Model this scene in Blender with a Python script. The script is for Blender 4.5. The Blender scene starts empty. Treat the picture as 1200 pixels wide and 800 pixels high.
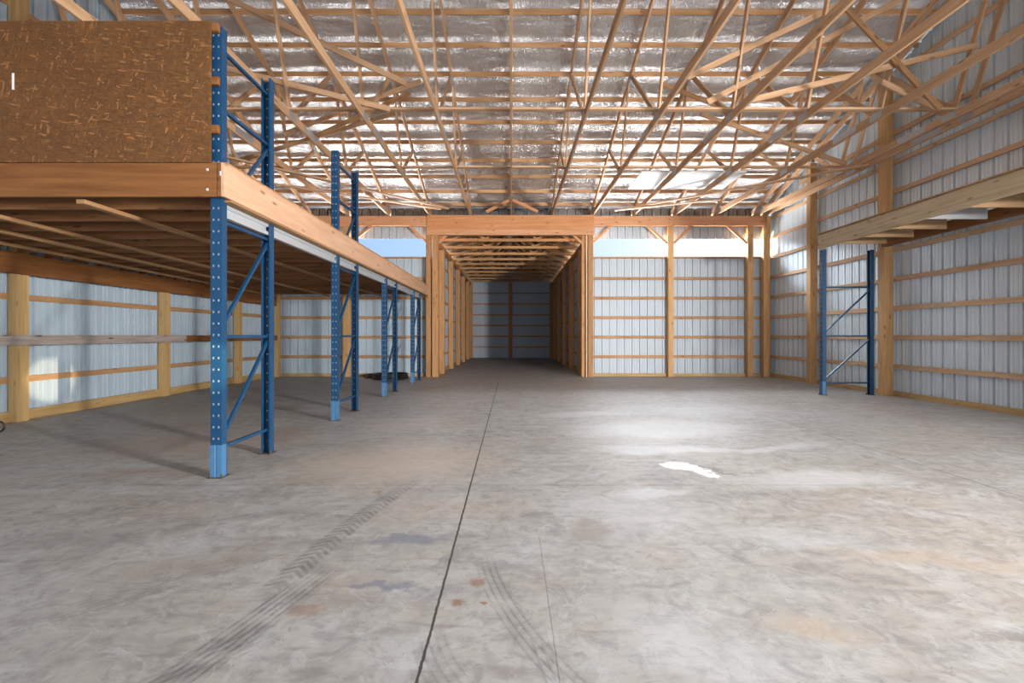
import bpy, bmesh, math, random
from mathutils import Vector, Matrix
random.seed(7)
C = bpy.context.scene.collection
H = 1.23          # camera height
F = 555.0         # focal length in pixels of a 1200 wide picture
ORD = ['first','second','third','fourth','fifth','sixth','seventh','eighth','ninth','tenth','eleventh','twelfth',
       'thirteenth','fourteenth','fifteenth','sixteenth','seventeenth','eighteenth','nineteenth','twentieth',
       'twenty-first','twenty-second','twenty-third','twenty-fourth']

# ------------------------------------------------------------------ materials
class NT:
    def __init__(s, name):
        s.m = bpy.data.materials.new(name); s.m.use_nodes = True
        s.t = s.m.node_tree; s.n = s.t.nodes; s.l = s.t.links
        s.b = s.n['Principled BSDF']
    def node(s, ty, **kw):
        n = s.n.new(ty)
        for k, v in kw.items():
            if k in n.inputs.keys(): n.inputs[k].default_value = v
            else: setattr(n, k, v)
        return n
    def link(s, a, b): s.l.new(a, b)
    def val(s, sock, v):
        if isinstance(v, (int, float)): sock.default_value = v
        elif isinstance(v, (tuple, list)): sock.default_value = v
        else: s.link(v, sock)
    def math(s, op, a, b=0.0, c=0.0):
        n = s.n.new('ShaderNodeMath'); n.operation = op
        s.val(n.inputs[0], a); s.val(n.inputs[1], b); s.val(n.inputs[2], c)
        return n.outputs[0]
    def mix(s, fac, a, b, blend='MIX'):
        n = s.n.new('ShaderNodeMix'); n.data_type = 'RGBA'; n.blend_type = blend
        s.val(n.inputs[0], fac)
        s.val(n.inputs[6], a if not isinstance(a, tuple) else (*a[:3], 1))
        s.val(n.inputs[7], b if not isinstance(b, tuple) else (*b[:3], 1))
        return n.outputs[2]
    def noise(s, vec, scale, detail=3.0, rough=0.5, dist=0.0):
        n = s.n.new('ShaderNodeTexNoise')
        if vec is not None: s.link(vec, n.inputs['Vector'])
        n.inputs['Scale'].default_value = scale; n.inputs['Detail'].default_value = detail
        n.inputs['Roughness'].default_value = rough; n.inputs['Distortion'].default_value = dist
        return n.outputs['Fac']
    def ramp(s, fac, stops):
        n = s.n.new('ShaderNodeValToRGB'); s.link(fac, n.inputs[0])
        e = n.color_ramp.elements
        while len(e) < len(stops): e.new(0.5)
        for i, (p, c) in enumerate(stops):
            e[i].position = p; e[i].color = (c[0], c[1], c[2], 1) if isinstance(c, tuple) else (c, c, c, 1)
        return n.outputs[0]
    def obj(s, scale=(1,1,1), rnd=False):
        tc = s.n.new('ShaderNodeTexCoord'); mp = s.n.new('ShaderNodeMapping')
        s.link(tc.outputs['Object'], mp.inputs['Vector']); mp.inputs['Scale'].default_value = scale
        if rnd:
            oi = s.n.new('ShaderNodeObjectInfo')
            cx = s.n.new('ShaderNodeCombineXYZ')
            r = s.math('MULTIPLY', oi.outputs['Random'], 61.0)
            for i in range(3): s.link(r, cx.inputs[i])
            s.link(cx.outputs[0], mp.inputs['Location'])
        return mp.outputs[0]
    def rnd(s):
        return s.n.new('ShaderNodeObjectInfo').outputs['Random']
    def bump(s, h, strength=0.2, dist=0.01):
        n = s.n.new('ShaderNodeBump'); s.link(h, n.inputs['Height'])
        n.inputs['Strength'].default_value = strength; n.inputs['Distance'].default_value = dist
        s.link(n.outputs[0], s.b.inputs['Normal'])

def wood(name, light, dark, vary=0.18, knots=0.8, rough=0.65):
    t = NT(name)
    v = t.obj((1.2, 26, 26), True)
    g = t.noise(v, 1.0, 4, .6, .35)
    v2 = t.obj((0.7, 7, 7), True)
    g2 = t.noise(v2, 1.3, 3, .55, 1.2)
    f = t.math('ADD', t.math('MULTIPLY', g, .55), t.math('MULTIPLY', g2, .45))
    col = t.mix(t.ramp(f, [(.36, 0.0), (.66, 1.0)]), dark, light)
    vk = t.obj((2.6, 9, 9), True)
    vo = t.n.new('ShaderNodeTexVoronoi'); t.link(vk, vo.inputs['Vector']); vo.inputs['Scale'].default_value = 1.0
    k = t.ramp(vo.outputs['Distance'], [(.06, 1.0), (.18, 0.0)])
    col = t.mix(t.math('MULTIPLY', k, knots), col, (dark[0]*.30, dark[1]*.24, dark[2]*.2))
    hs = t.n.new('ShaderNodeHueSaturation'); t.link(col, hs.inputs['Color'])
    t.link(t.math('ADD', t.math('MULTIPLY', t.rnd(), vary*2), 1-vary), hs.inputs['Value'])
    t.link(hs.outputs[0], t.b.inputs['Base Color'])
    t.b.inputs['Roughness'].default_value = rough
    t.b.inputs['Specular IOR Level'].default_value = .3
    t.bump(g, .25, .002)
    return t.m

def corrugated(name, col, metallic=.08, rough=.55):
    t = NT(name)
    g = t.noise(t.obj((1, 1, .35)), 1.6, 3, .5)
    c = t.mix(g, tuple(x*.86 for x in col), tuple(min(1, x*1.1) for x in col))
    t.link(c, t.b.inputs['Base Color'])
    t.b.inputs['Metallic'].default_value = metallic
    t.link(t.math('ADD', t.math('MULTIPLY', g, .2), rough-.1), t.b.inputs['Roughness'])
    h = t.noise(t.obj((1.0, 1.0, 1.0)), 2.2, 2, .5)
    t.bump(h, .35, .01)
    return t.m

def paint(name, col, rough=.42, metallic=0.0, wear=.35):
    t = NT(name)
    g = t.noise(t.obj((9, 9, 9), True), 1.0, 4, .65)
    w = t.math('MULTIPLY', t.ramp(g, [(.60, 0.0), (.72, 1.0)]), wear)
    c = t.mix(w, col, (col[0]*.5+.12, col[1]*.5+.1, col[2]*.5+.08))
    t.link(c, t.b.inputs['Base Color'])
    t.b.inputs['Roughness'].default_value = rough; t.b.inputs['Metallic'].default_value = metallic
    return t.m

M = {}
M['truss'] = wood('truss_pine', (.62, .40, .245), (.43, .245, .125), .14)
M['purlin'] = wood('purlin_pine', (.58, .34, .17), (.42, .22, .095), .10)
M['header'] = wood('header_fir', (.60, .29, .13), (.44, .185, .07), .06)
M['headerlight'] = wood('header_fir_pale', (.66, .36, .20), (.52, .25, .12), .05)
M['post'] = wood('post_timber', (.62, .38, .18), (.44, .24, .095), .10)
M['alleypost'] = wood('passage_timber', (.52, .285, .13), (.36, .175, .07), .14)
M['treated'] = wood('treated_timber', (.52, .35, .16), (.38, .24, .095), .08, .5)
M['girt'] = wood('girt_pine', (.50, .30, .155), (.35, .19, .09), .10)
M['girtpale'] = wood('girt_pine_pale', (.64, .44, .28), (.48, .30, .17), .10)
M['fascia'] = wood('fascia_fir', (.25, .105, .032), (.145, .052, .014), .04)  # darkened tone; shade on the front beam is put into the colour
M['fasciaside'] = wood('fascia_pale_lit', (.60, .38, .25), (.50, .29, .18), .05)  # lit counterpart for the side beam, its brighter light put into the colour
M['joist'] = wood('joist_fir', (.29, .135, .055), (.18, .075, .028), .10)
M['runner'] = wood('runner_pine', (.42, .24, .115), (.28, .145, .06), .08)
M['weathered'] = wood('weathered_board', (.42, .36, .33), (.25, .20, .175), .05, 1.0)
M['platform'] = wood('platform_timber', (.60, .50, .34), (.40, .31, .19), .04, .6)
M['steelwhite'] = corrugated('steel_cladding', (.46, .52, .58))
M['steelright'] = corrugated('steel_cladding_right_lit', (.68, .76, .81), .34, .38)  # brightened copy of the cladding; the wall's stronger light is in its colour
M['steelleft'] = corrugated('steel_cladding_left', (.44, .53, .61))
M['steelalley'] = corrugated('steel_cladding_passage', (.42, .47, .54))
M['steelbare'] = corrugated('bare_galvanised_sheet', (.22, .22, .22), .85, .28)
M['platformjoist'] = wood('platform_joist_timber', (.42, .28, .16), (.28, .17, .085), .12, .6)
M['blue'] = paint('blue_rack_paint', (.006, .047, .115), .38)
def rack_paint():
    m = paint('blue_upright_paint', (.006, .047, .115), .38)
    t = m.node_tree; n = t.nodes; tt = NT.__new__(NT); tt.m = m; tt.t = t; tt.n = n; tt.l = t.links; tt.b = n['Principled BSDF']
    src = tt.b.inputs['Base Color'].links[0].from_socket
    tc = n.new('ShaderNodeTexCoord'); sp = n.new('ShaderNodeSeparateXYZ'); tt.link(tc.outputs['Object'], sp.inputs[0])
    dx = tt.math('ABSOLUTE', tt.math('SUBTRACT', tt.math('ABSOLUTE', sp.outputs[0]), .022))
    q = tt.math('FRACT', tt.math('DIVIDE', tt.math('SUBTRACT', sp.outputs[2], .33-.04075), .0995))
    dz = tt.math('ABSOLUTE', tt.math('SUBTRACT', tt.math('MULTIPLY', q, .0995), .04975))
    k = tt.math('MULTIPLY', tt.math('LESS_THAN', dx, .0062), tt.math('LESS_THAN', dz, .0088))  # pale rims painted round the holes stand in for light showing through
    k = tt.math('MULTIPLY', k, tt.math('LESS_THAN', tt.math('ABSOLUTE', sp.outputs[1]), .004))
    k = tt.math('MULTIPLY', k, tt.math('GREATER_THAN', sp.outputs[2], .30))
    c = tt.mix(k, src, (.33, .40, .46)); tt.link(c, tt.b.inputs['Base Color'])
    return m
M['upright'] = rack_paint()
M['bluelight'] = paint('light_blue_rack_paint', (.050, .145, .28), .45)
M['galv'] = paint('galvanised_steel', (.62, .66, .70), .35, .55, .2)
M['plate'] = paint('gang_plate_steel', (.46, .47, .48), .4, .6, .3)
M['black'] = paint('black_rubber', (.014, .014, .016), .5, 0, .2)
M['rubberbrown'] = paint('brown_sack', (.085, .045, .03), .8, 0, .4)
M['dust'] = paint('rust_steel', (.10, .068, .048), .7, .3, .5)

def foil():
    t = NT('foil_insulation')
    a = t.noise(t.obj((34, 9, 9)), 1.0, 4, .7, .5)
    b = t.noise(t.obj((.6, 1.5, 1.5)), 2.0, 3, .5, .6)
    c = t.mix(b, (.68, .71, .74), (.86, .89, .92))
    t.link(c, t.b.inputs['Base Color'])
    t.b.inputs['Metallic'].default_value = .68
    t.b.inputs['Roughness'].default_value = .27
    h = t.math('ADD', t.math('MULTIPLY', a, .42), t.math('MULTIPLY', b, 1.2))
    t.bump(h, 1.0, .09)
    return t.m
M['foil'] = foil()

def osb(name, base):
    t = NT(name)
    col = None
    fac = None
    tot = None
    v = None
    for i, (sx, sz, rot) in enumerate([(13, 60, .35), (70, 15, .25), (16, 75, -.75), (15, 85, 1.0), (60, 14, -.2), (17, 90, -.15)]):
        tc = t.n.new('ShaderNodeTexCoord'); mp = t.n.new('ShaderNodeMapping')
        t.link(tc.outputs['Object'], mp.inputs['Vector'])
        mp.vector_type = 'POINT'
        m0 = t.n.new('ShaderNodeMapping'); t.link(tc.outputs['Object'], m0.inputs['Vector'])
        m0.inputs['Rotation'].default_value = (0, rot, 0)
        t.link(m0.outputs[0], mp.inputs['Vector'])
        mp.inputs['Scale'].default_value = (sx, 0, sz); mp.inputs['Location'].default_value = (i*3.7, 0, i*1.9)
        vo = t.n.new('ShaderNodeTexVoronoi'); t.link(mp.outputs[0], vo.inputs['Vector']); vo.inputs['Scale'].default_value = 1
        sp = t.n.new('ShaderNodeSeparateColor'); t.link(vo.outputs['Color'], sp.inputs[0])
        if v is None: v = sp.outputs[0]
        else:
            sel = t.math('GREATER_THAN', sp.outputs[1], .62)
            v = t.math('ADD', t.math('MULTIPLY', v, t.math('SUBTRACT', 1.0, sel)), t.math('MULTIPLY', sp.outputs[0], sel))
    f = v
    c = t.ramp(f, [(.0, tuple(x*.72 for x in base)), (.5, base), (.90, tuple(min(1, x*1.22) for x in base)), (.985, tuple(min(1, x*2.0+.02) for x in base))])
    big = t.noise(t.obj((1, 1, 1)), 1.7, 3, .5)
    c = t.mix(t.math('MULTIPLY', t.ramp(big, [(.45, 0.0), (.75, 1.0)]), .35), c, tuple(x*.62 for x in base))
    t.link(c, t.b.inputs['Base Color'])
    t.b.inputs['Roughness'].default_value = .7
    t.bump(f, .15, .001)
    return t.m
M['osb'] = osb('osb_board', (.122, .048, .009))  # darkened below the deck's tone; the parapet's shade is in this colour
M['osbdeck'] = osb('osb_deck', (.36, .19, .08))

def floor_xy(px, py):
    d = (py - 393.0)
    return (px - 599.0) * H / d, F * H / d

def concrete():
    t = NT('concrete_floor')
    tc = t.n.new('ShaderNodeTexCoord')
    P = tc.outputs['Object']
    sep = t.n.new('ShaderNodeSeparateXYZ'); t.link(P, sep.inputs[0])
    X, Y = sep.outputs[0], sep.outputs[1]
    n_big = t.noise(P, .42, 4, .55, .5)
    n_mid = t.noise(P, 1.7, 5, .6, .8)
    n_small = t.noise(P, 9, 5, .65, .3)
    n_grit = t.noise(P, 70, 3, .6)
    col = t.mix(t.ramp(n_big, [(.36, 0.0), (.62, 1.0)]), (.375, .33, .285), (.395, .392, .382))
    col = t.mix(t.ramp(n_mid, [(.40, 0.0), (.66, .55)]), col, (.475, .48, .485))
    col = t.mix(t.ramp(n_small, [(.46, 0.0), (.66, .50)]), col, (.215, .21, .205))
    col = t.mix(t.math('MULTIPLY', n_grit, .16), col, (.22, .21, .20))
    # drag marks: streaks stretched along a direction
    def streak(rot, sx, sy, lo, hi, amt, c, col):
        mp = t.n.new('ShaderNodeMapping'); t.link(P, mp.inputs['Vector'])
        mp.inputs['Rotation'].default_value = (0, 0, rot); mp.inputs['Scale'].default_value = (sx, sy, 1)
        n = t.noise(mp.outputs[0], 1.0, 4, .6, .6)
        return t.mix(t.math('MULTIPLY', t.ramp(n, [(lo, 0.0), (hi, 1.0)]), amt), col, c)
    col = streak(.35, .9, 5.0, .54, .74, .42, (.22, .21, .20), col)
    col = streak(-.9, 1.1, 7.0, .53, .72, .45, (.23, .20, .18), col)
    col = streak(-.75, 2.6, 11.0, .58, .72, .42, (.17, .16, .155), col)
    col = streak(.8, 3.5, 12.0, .58, .72, .35, (.52, .52, .53), col)
    sc = t.noise(P, 3.6, 6, .72, 1.6)
    col = t.mix(t.math('MULTIPLY', t.ramp(sc, [(.53, 0.0), (.62, 1.0)]), .42), col, (.185, .18, .175))
    sc2 = t.noise(P, 2.7, 6, .75, 2.2)
    col = t.mix(t.math('MULTIPLY', t.ramp(sc2, [(.54, 0.0), (.60, 1.0)]), .30), col, (.52, .53, .54))
    sc3 = t.noise(P, 7.5, 6, .75, 2.8)
    col = t.mix(t.math('MULTIPLY', t.ramp(sc3, [(.60, 0.0), (.66, 1.0)]), .45), col, (.15, .14, .135))
    sc4 = t.noise(P, .8, 5, .7, 1.5)
    col = t.mix(t.math('MULTIPLY', t.ramp(sc4, [(.50, 0.0), (.66, 1.0)]), .32), col, (.20, .195, .19))
    def warp(scale, amp, detail):
        n = t.n.new('ShaderNodeTexNoise'); t.link(P, n.inputs['Vector'])
        n.inputs['Scale'].default_value = scale; n.inputs['Detail'].default_value = detail; n.inputs['Roughness'].default_value = .65
        v = t.n.new('ShaderNodeVectorMath'); v.operation = 'MULTIPLY_ADD'
        t.link(n.outputs['Color'], v.inputs[0]); v.inputs[1].default_value = (amp, amp, 0); v.inputs[2].default_value = (-amp/2, -amp/2, 0)
        w = t.n.new('ShaderNodeVectorMath'); w.operation = 'ADD'
        t.link(P, w.inputs[0]); t.link(v.outputs[0], w.inputs[1])
        return w.outputs[0]
    warps = (warp(1.6, .9, 5), warp(7.0, .32, 5), warp(26.0, .10, 4))
    def spot(cx, cy, rx, ry, rot, c, amt, col, edge=.55, w=None):
        if w is None: w = 0 if rx > .45 else (1 if rx > .13 else 2)
        mp = t.n.new('ShaderNodeMapping'); mp.vector_type = 'TEXTURE'
        t.link(warps[w], mp.inputs['Vector'])
        mp.inputs['Location'].default_value = (cx, cy, 0); mp.inputs['Rotation'].default_value = (0, 0, rot)
        mp.inputs['Scale'].default_value = (rx, ry, 1)
        ln = t.n.new('ShaderNodeVectorMath'); ln.operation = 'LENGTH'; t.link(mp.outputs[0], ln.inputs[0])
        mr = t.n.new('ShaderNodeMapRange'); t.link(ln.outputs['Value'], mr.inputs[0])
        mr.inputs[1].default_value = edge; mr.inputs[2].default_value = 1.0; mr.inputs[3].default_value = amt; mr.inputs[4].default_value = 0
        return t.mix(mr.outputs[0], col, c)
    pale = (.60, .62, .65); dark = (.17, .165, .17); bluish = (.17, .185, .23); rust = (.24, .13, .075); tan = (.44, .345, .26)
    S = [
        (2.0, 6.2, 1.5, .8, .2, pale, .55, .4), (1.6, 5.1, .9, .35, -.1, pale, .65, .5), (2.6, 4.0, .9, .3, .1, pale, .5, .4), (1.2, 7.4, 1.0, .35, .1, pale, .45, .4), (2.9, 5.2, .8, .16, .1, pale, .5, .5), (1.1, 3.7, .35, .12, .2, pale, .45, .5),  # bluish-white patches: sky sheen painted into the floor colour
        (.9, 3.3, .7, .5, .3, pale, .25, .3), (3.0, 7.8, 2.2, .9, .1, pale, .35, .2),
        (-1.1, 4.6, 1.3, 1.0, .2, (.50, .41, .32), .65, .3), (-1.4, 6.6, 1.0, .8, 0, (.46, .40, .34), .4, .3), (-3.6, 5.4, 1.6, .9, .2, (.40, .31, .24), .5, .3), (-4.9, 8.0, 1.6, 1.1, 0, (.40, .33, .27), .45, .3), (.7, 1.9, .5, .3, 0, pale, .25, .3), (1.8, 2.9, .6, .18, -.3, pale, .3, .4), (-.5, 3.4, .8, .4, .0, tan, .30, .2),
        (-.60, 2.86, .26, .10, .0, bluish, .75, .5), (-.66, 2.33, .22, .045, .0, bluish, .75, .5), (-.35, 2.28, .2, .08, 0, bluish, .35, .3),
        (.49, 3.02, .17, .20, .0, (.27, .235, .205), .6, .6), (.16, 3.25, .12, .10, 0, dark, .5, .3), (.30, 3.0, .06, .12, 0, dark, .35, .3),
        (-.92, 2.12, .10, .06, 0, rust, .55, .5), (-.17, 2.36, .05, .05, 0, rust, .7, .4), (-.25, 2.18, .045, .04, 0, rust, .8, .4), (-.125, 2.175, .022, .02, 0, rust, .9, .6),
        (-1.05, 3.72, .055, .045, 0, (.28, .15, .10), .6, .5),
        (-2.9, 6.0, .55, .6, 0, (.30, .21, .155), .5, .2), (-4.2, 6.6, 1.0, .5, .3, (.33, .22, .15), .4, .2),
        (-.1, 2.55, .35, .06, -.3, dark, .4, .3), (1.25, 2.0, .25, .1, -.4, tan, .5, .3), (2.3, 2.6, .7, .15, -.2, tan, .5, .2),
        (1.6, 3.55, .10, .06, -.3, dark, .4, .3), (-1.0, 5.9, .35, .12, .1, dark, .35, .3), (-.75, 1.72, .1, .05, 0, dark, .5, .4),
        (2.2, 4.9, .7, .12, .1, (.33, .27, .22), .5, .3), (1.0, 5.6, .9, .15, .05, (.30, .26, .23), .4, .2),
        (-3.4, 4.2, .8, .18, .15, (.27, .19, .14), .5, .2), (-2.6, 2.9, .9, .2, .25, dark, .28, .2), (-1.7, 2.6, .5, .3, .3, (.28, .23, .19), .5, .2),
    ]
    for s in S: col = spot(s[0], s[1], s[2], s[3], s[4], s[5], s[6], col, s[7])
    # chipped white patch with a sharp edge
    col = spot(1.84, 4.36, .26, .06, -1.0, (.20, .19, .18), .7, col, .8, 1)
    col = spot(1.61, 4.46, .20, .15, -.3, (.70, .71, .72), .95, col, .92, 1)
    col = spot(1.72, 4.27, .22, .09, -1.2, (.70, .71, .72), .95, col, .92, 1)
    # tyre tracks
    def track(x0, y0, x1, y1, w, amt, freq, col, bend=0.0, off=0.0):
        L = math.hypot(x1-x0, y1-y0); ux, uy = (x1-x0)/L, (y1-y0)/L
        dx = t.math('SUBTRACT', X, x0); dy = t.math('SUBTRACT', Y, y0)
        a = t.math('ADD', t.math('MULTIPLY', dx, ux), t.math('MULTIPLY', dy, uy))
        b = t.math('SUBTRACT', t.math('MULTIPLY', dy, ux), t.math('MULTIPLY', dx, uy))
        q = t.math('DIVIDE', a, L)
        b = t.math('ADD', b, t.math('MULTIPLY', t.math('MULTIPLY', q, t.math('SUBTRACT', 1.0, q)), bend))
        mb = t.ramp(t.math('DIVIDE', t.math('ABSOLUTE', b), w), [(.75, 1.0), (1.0, 0.0)])
        ma = t.math('MULTIPLY', t.ramp(q, [(.0, 0.0), (.15, 1.0)]), t.ramp(q, [(.7, 1.0), (1.0, 0.0)]))
        if freq:
            st = t.math('SINE', t.math('ADD', t.math('MULTIPLY', a, freq), t.math('MULTIPLY', t.math('ABSOLUTE', b), freq*.8)))
            st = t.ramp(t.math('ADD', t.math('MULTIPLY', st, .5), .5), [(.3, .25), (.6, 1.0)])
        else:
            st = t.ramp(t.math('SINE', t.math('MULTIPLY', b, 190.0)), [(.2, .3), (.7, 1.0)])
        m = t.math('MULTIPLY', t.math('MULTIPLY', mb, ma), t.math('MULTIPLY', st, t.ramp(n_small, [(.35, .3), (.6, 1.0)])))
        return t.mix(t.math('MULTIPLY', m, amt), col, (.15, .145, .14))
    col = track(-1.22, 1.60, -.95, 2.55, .10, .95, 0, col)
    col = track(-1.32, 1.62, -1.0, 2.0, .07, .8, 0, col)
    col = track(-1.15, 2.2, -.78, 4.1, .085, .85, 120, col, -.25)
    col = track(-2.6, 2.75, -1.2, 3.55, .06, .45, 0, col)
    col = track(-3.2, 3.2, -1.3, 4.1, .09, .40, 60, col)
    col = track(-.15, 2.65, .38, 1.45, .07, .70, 0, col, .35)
    col = track(.10, 2.0, .27, 1.3, .05, .50, 0, col, .1)
    col = track(-.35, 1.95, -.05, 1.5, .10, .40, 0, col, .2)
    col = track(-2.2, 1.9, -1.0, 3.0, .09, .35, 0, col)
    # joints
    wv = t.math('MULTIPLY', t.math('SUBTRACT', t.noise(P, 22, 3, .6), .5), .012)
    def joint(coord, at, w, amt, col, lo=None, other=None):
        d = t.math('ABSOLUTE', t.math('ADD', t.math('SUBTRACT', coord, at), wv))
        m = t.ramp(t.math('DIVIDE', d, w), [(.6, 1.0), (1.0, 0.0)])
        if lo is not None:
            m = t.math('MULTIPLY', m, t.math('LESS_THAN', other, lo))
        return t.mix(t.math('MULTIPLY', m, amt), col, (.045, .04, .036))
    col = joint(X, -.335, .0075, .95, col, 12.6, Y)
    col = joint(X, 3.9, .009, .55, col, 12.0, Y)
    col = joint(Y, 3.90, .008, .35, col)
    col = joint(X, .172, .003, .45, col, 2.9, Y)
    col = joint(Y, 14.0, .03, .35, col)
    # gravelly dirt in the far passage
    t.link(col, t.b.inputs['Base Color'])
    r = t.math('ADD', t.math('MULTIPLY', n_mid, .35), .36)
    t.link(r, t.b.inputs['Roughness'])
    t.b.inputs['Specular IOR Level'].default_value = .35
    h = t.math('ADD', t.math('MULTIPLY', n_grit, .25), n_small)
    t.bump(h, .18, .006)
    return t.m
M['concrete'] = concrete()
gt = NT('outdoor_gravel')
gt.link(gt.mix(gt.noise(gt.obj(), 3.0, 5, .6), (.30, .28, .24), (.42, .40, .36)), gt.b.inputs['Base Color'])
M['gravel'] = gt.m

# ------------------------------------------------------------------ builders
def link(name, me, mat, parent=None, mw=None):
    o = bpy.data.objects.new(name, me); C.objects.link(o)
    if mat is not None and not me.materials: me.materials.append(mat)
    if mw is None: mw = Matrix.Identity(4)
    if parent is not None:
        o.parent = parent
        o.matrix_basis = parent['_mw_inv_loc'] if False else Matrix.Translation(-parent.location) @ mw
    else:
        o.matrix_basis = mw
    return o

def tag(o, label, cat, group=None, kind=None):
    o['label'] = label; o['category'] = cat
    if group: o['group'] = group
    if kind: o['kind'] = kind
    return o

def empty(name, loc, label, cat, group=None, kind=None):
    o = bpy.data.objects.new(name, None); C.objects.link(o)
    o.location = loc
    return tag(o, label, cat, group, kind)

def struct(o, label, cat):
    o['kind'] = 'structure'; o['label'] = label; o['category'] = cat
    return o

def frame(p0, p1, roll=0.0, up=Vector((0, 0, 1))):
    p0 = Vector(p0); p1 = Vector(p1)
    x = (p1 - p0).normalized()
    if abs(x.dot(up)) > .98: up = Vector((0, 1, 0))
    y = up.cross(x).normalized(); z = x.cross(y)
    m = Matrix(((x.x, y.x, z.x, 0), (x.y, y.y, z.y, 0), (x.z, y.z, z.z, 0), (0, 0, 0, 1)))
    m = Matrix.Translation((p0 + p1) / 2) @ m @ Matrix.Rotation(roll, 4, 'X')
    return m, (p1 - p0).length

def box_mesh(name, L, w, h, bev=.003):
    bm = bmesh.new()
    bmesh.ops.create_cube(bm, size=1)
    bmesh.ops.scale(bm, vec=(L, w, h), verts=bm.verts)
    if bev: bmesh.ops.bevel(bm, geom=bm.edges[:], offset=min(bev, w*.2, h*.2), segments=1, affect='EDGES')
    me = bpy.data.meshes.new(name); bm.to_mesh(me); bm.free()
    return me

def beam(name, p0, p1, w, h, mat, parent=None, roll=0.0, bev=.003):
    """timber from p0 to p1 (centre line), w across, h upward"""
    m, L = frame(p0, p1, roll)
    return link(name, box_mesh(name, L, w, h, bev), M[mat], parent, m)

def box(name, a, b, mat, parent=None, bev=.003):
    """axis aligned timber; the longest side becomes the grain direction"""
    a = Vector(a); b = Vector(b)
    lo = Vector([min(a[i], b[i]) for i in range(3)]); hi = Vector([max(a[i], b[i]) for i in range(3)])
    c = (lo + hi) / 2; d = hi - lo
    if d.x >= d.y and d.x >= d.z:
        p0, p1 = (lo.x, c.y, c.z), (hi.x, c.y, c.z); w, h = d.y, d.z
    elif d.y >= d.z:
        p0, p1 = (c.x, lo.y, c.z), (c.x, hi.y, c.z); w, h = d.x, d.z
    else:
        p0, p1 = (c.x, c.y, lo.z), (c.x, c.y, hi.z)
        # up falls back to +Y : local z = y-ish
        m, L = frame(p0, p1)
        return link(name, box_mesh(name, L, d.x, d.y, bev), M[mat], parent, m)
    return beam(name, p0, p1, w, h, mat, parent, 0, bev)

def ribs(a, b, pitch=.229):
    """profile positions (s, depth) for steel cladding seen from its inner side"""
    pts = []
    s = a
    while s < b + 1e-6:
        pts += [(s-.024, 0), (s-.018, .040), (s+.018, .040), (s+.024, 0)]
        for k in (1, 2):
            q = s + pitch*k/3
            pts += [(q-.009, 0), (q-.005, .009), (q+.005, .009), (q+.009, 0)]
        s += pitch
    return [(a, 0)] + [p for p in pts if a < p[0] < b] + [(b, 0)]

def cladding(name, axis, at, out, a, b, zlo, zhi, mat, label, pitch=.229, depth=1.0):
    """axis 'x': wall runs along x at y=at ; axis 'y': runs along y at x=at ; zhi may be a function of s"""
    bm = bmesh.new()
    pr = ribs(a, b, pitch)
    prev = None
    zf = zhi if callable(zhi) else (lambda s: zhi)
    for s, d in pr:
        q = at + out*d*depth
        co = (lambda z: (s, q, z)) if axis == 'x' else (lambda z: (q, s, z))
        v0 = bm.verts.new(co(zlo)); v1 = bm.verts.new(co(zf(s)))
        if prev: bm.faces.new((prev[0], v0, v1, prev[1]))
        prev = (v0, v1)
    bmesh.ops.recalc_face_normals(bm, faces=bm.faces)
    me = bpy.data.meshes.new(name); bm.to_mesh(me); bm.free()
    o = link(name, me, M[mat])
    md = o.modifiers.new('thickness', 'SOLIDIFY'); md.thickness = .0015; md.offset = 0
    if label: struct(o, label, 'wall')
    return o

# ------------------------------------------------------------------ dimensions
XL, XR = -7.15, 7.86              # steel cladding planes
YB = 14.33                        # back wall cladding
YN = -4.6                         # near (open) side
YR = 4.9                          # ridge
EAVE = 5.08                       # top of top chord above the back header (y = 14.2)
PITCH = 1/3
def roof(y):                      # top of the top chords
    return EAVE + PITCH*(14.2 - y) if y >= YR else EAVE + PITCH*(14.2 - YR) - PITCH*(YR - y)

# ------------------------------------------------------------------ floor, ground
def slab(name, a, b, mat):
    bm = bmesh.new(); bmesh.ops.create_cube(bm, size=1)
    a = Vector(a); b = Vector(b); c = (a+b)/2; d = b-a
    bmesh.ops.scale(bm, vec=d, verts=bm.verts); bmesh.ops.translate(bm, vec=c, verts=bm.verts)
    me = bpy.data.meshes.new(name); bm.to_mesh(me); bm.free()
    return link(name, me, M[mat])
fl = slab('floor', (-7.6, -6, -.15), (8.3, 26.6, 0), 'concrete')
struct(fl, 'stained grey concrete floor with saw-cut joints and tyre marks', 'floor')
gr = slab('floor_outside', (-60, -60, -.30), (60, 90, -.16), 'gravel')
struct(gr, 'gravel ground outside the building', 'ground')

# ------------------------------------------------------------------ walls
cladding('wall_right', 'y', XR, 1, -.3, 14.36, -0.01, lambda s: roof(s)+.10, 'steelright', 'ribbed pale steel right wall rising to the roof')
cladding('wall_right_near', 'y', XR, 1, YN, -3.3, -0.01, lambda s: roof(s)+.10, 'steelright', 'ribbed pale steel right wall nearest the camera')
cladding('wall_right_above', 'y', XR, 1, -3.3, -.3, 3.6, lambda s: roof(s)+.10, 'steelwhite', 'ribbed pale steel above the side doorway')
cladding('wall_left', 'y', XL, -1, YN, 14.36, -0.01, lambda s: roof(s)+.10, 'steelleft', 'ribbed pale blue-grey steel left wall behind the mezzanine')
cladding('wall_back_left', 'x', YB, 1, XL, -2.28, -0.01, 3.60, 'steelleft', 'ribbed steel back wall left of the passage, below the open strip')
cladding('wall_back_right', 'x', YB, 1, 2.27, XR, -0.01, 3.60, 'steelwhite', 'ribbed steel back wall right of the passage, below the open strip')
cladding('wall_back_upper_left', 'x', YB+.05, 1, XL, -2.3, 4.16, 4.80, 'steelwhite', 'strip of ribbed steel above the open gap, left of the passage')
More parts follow.
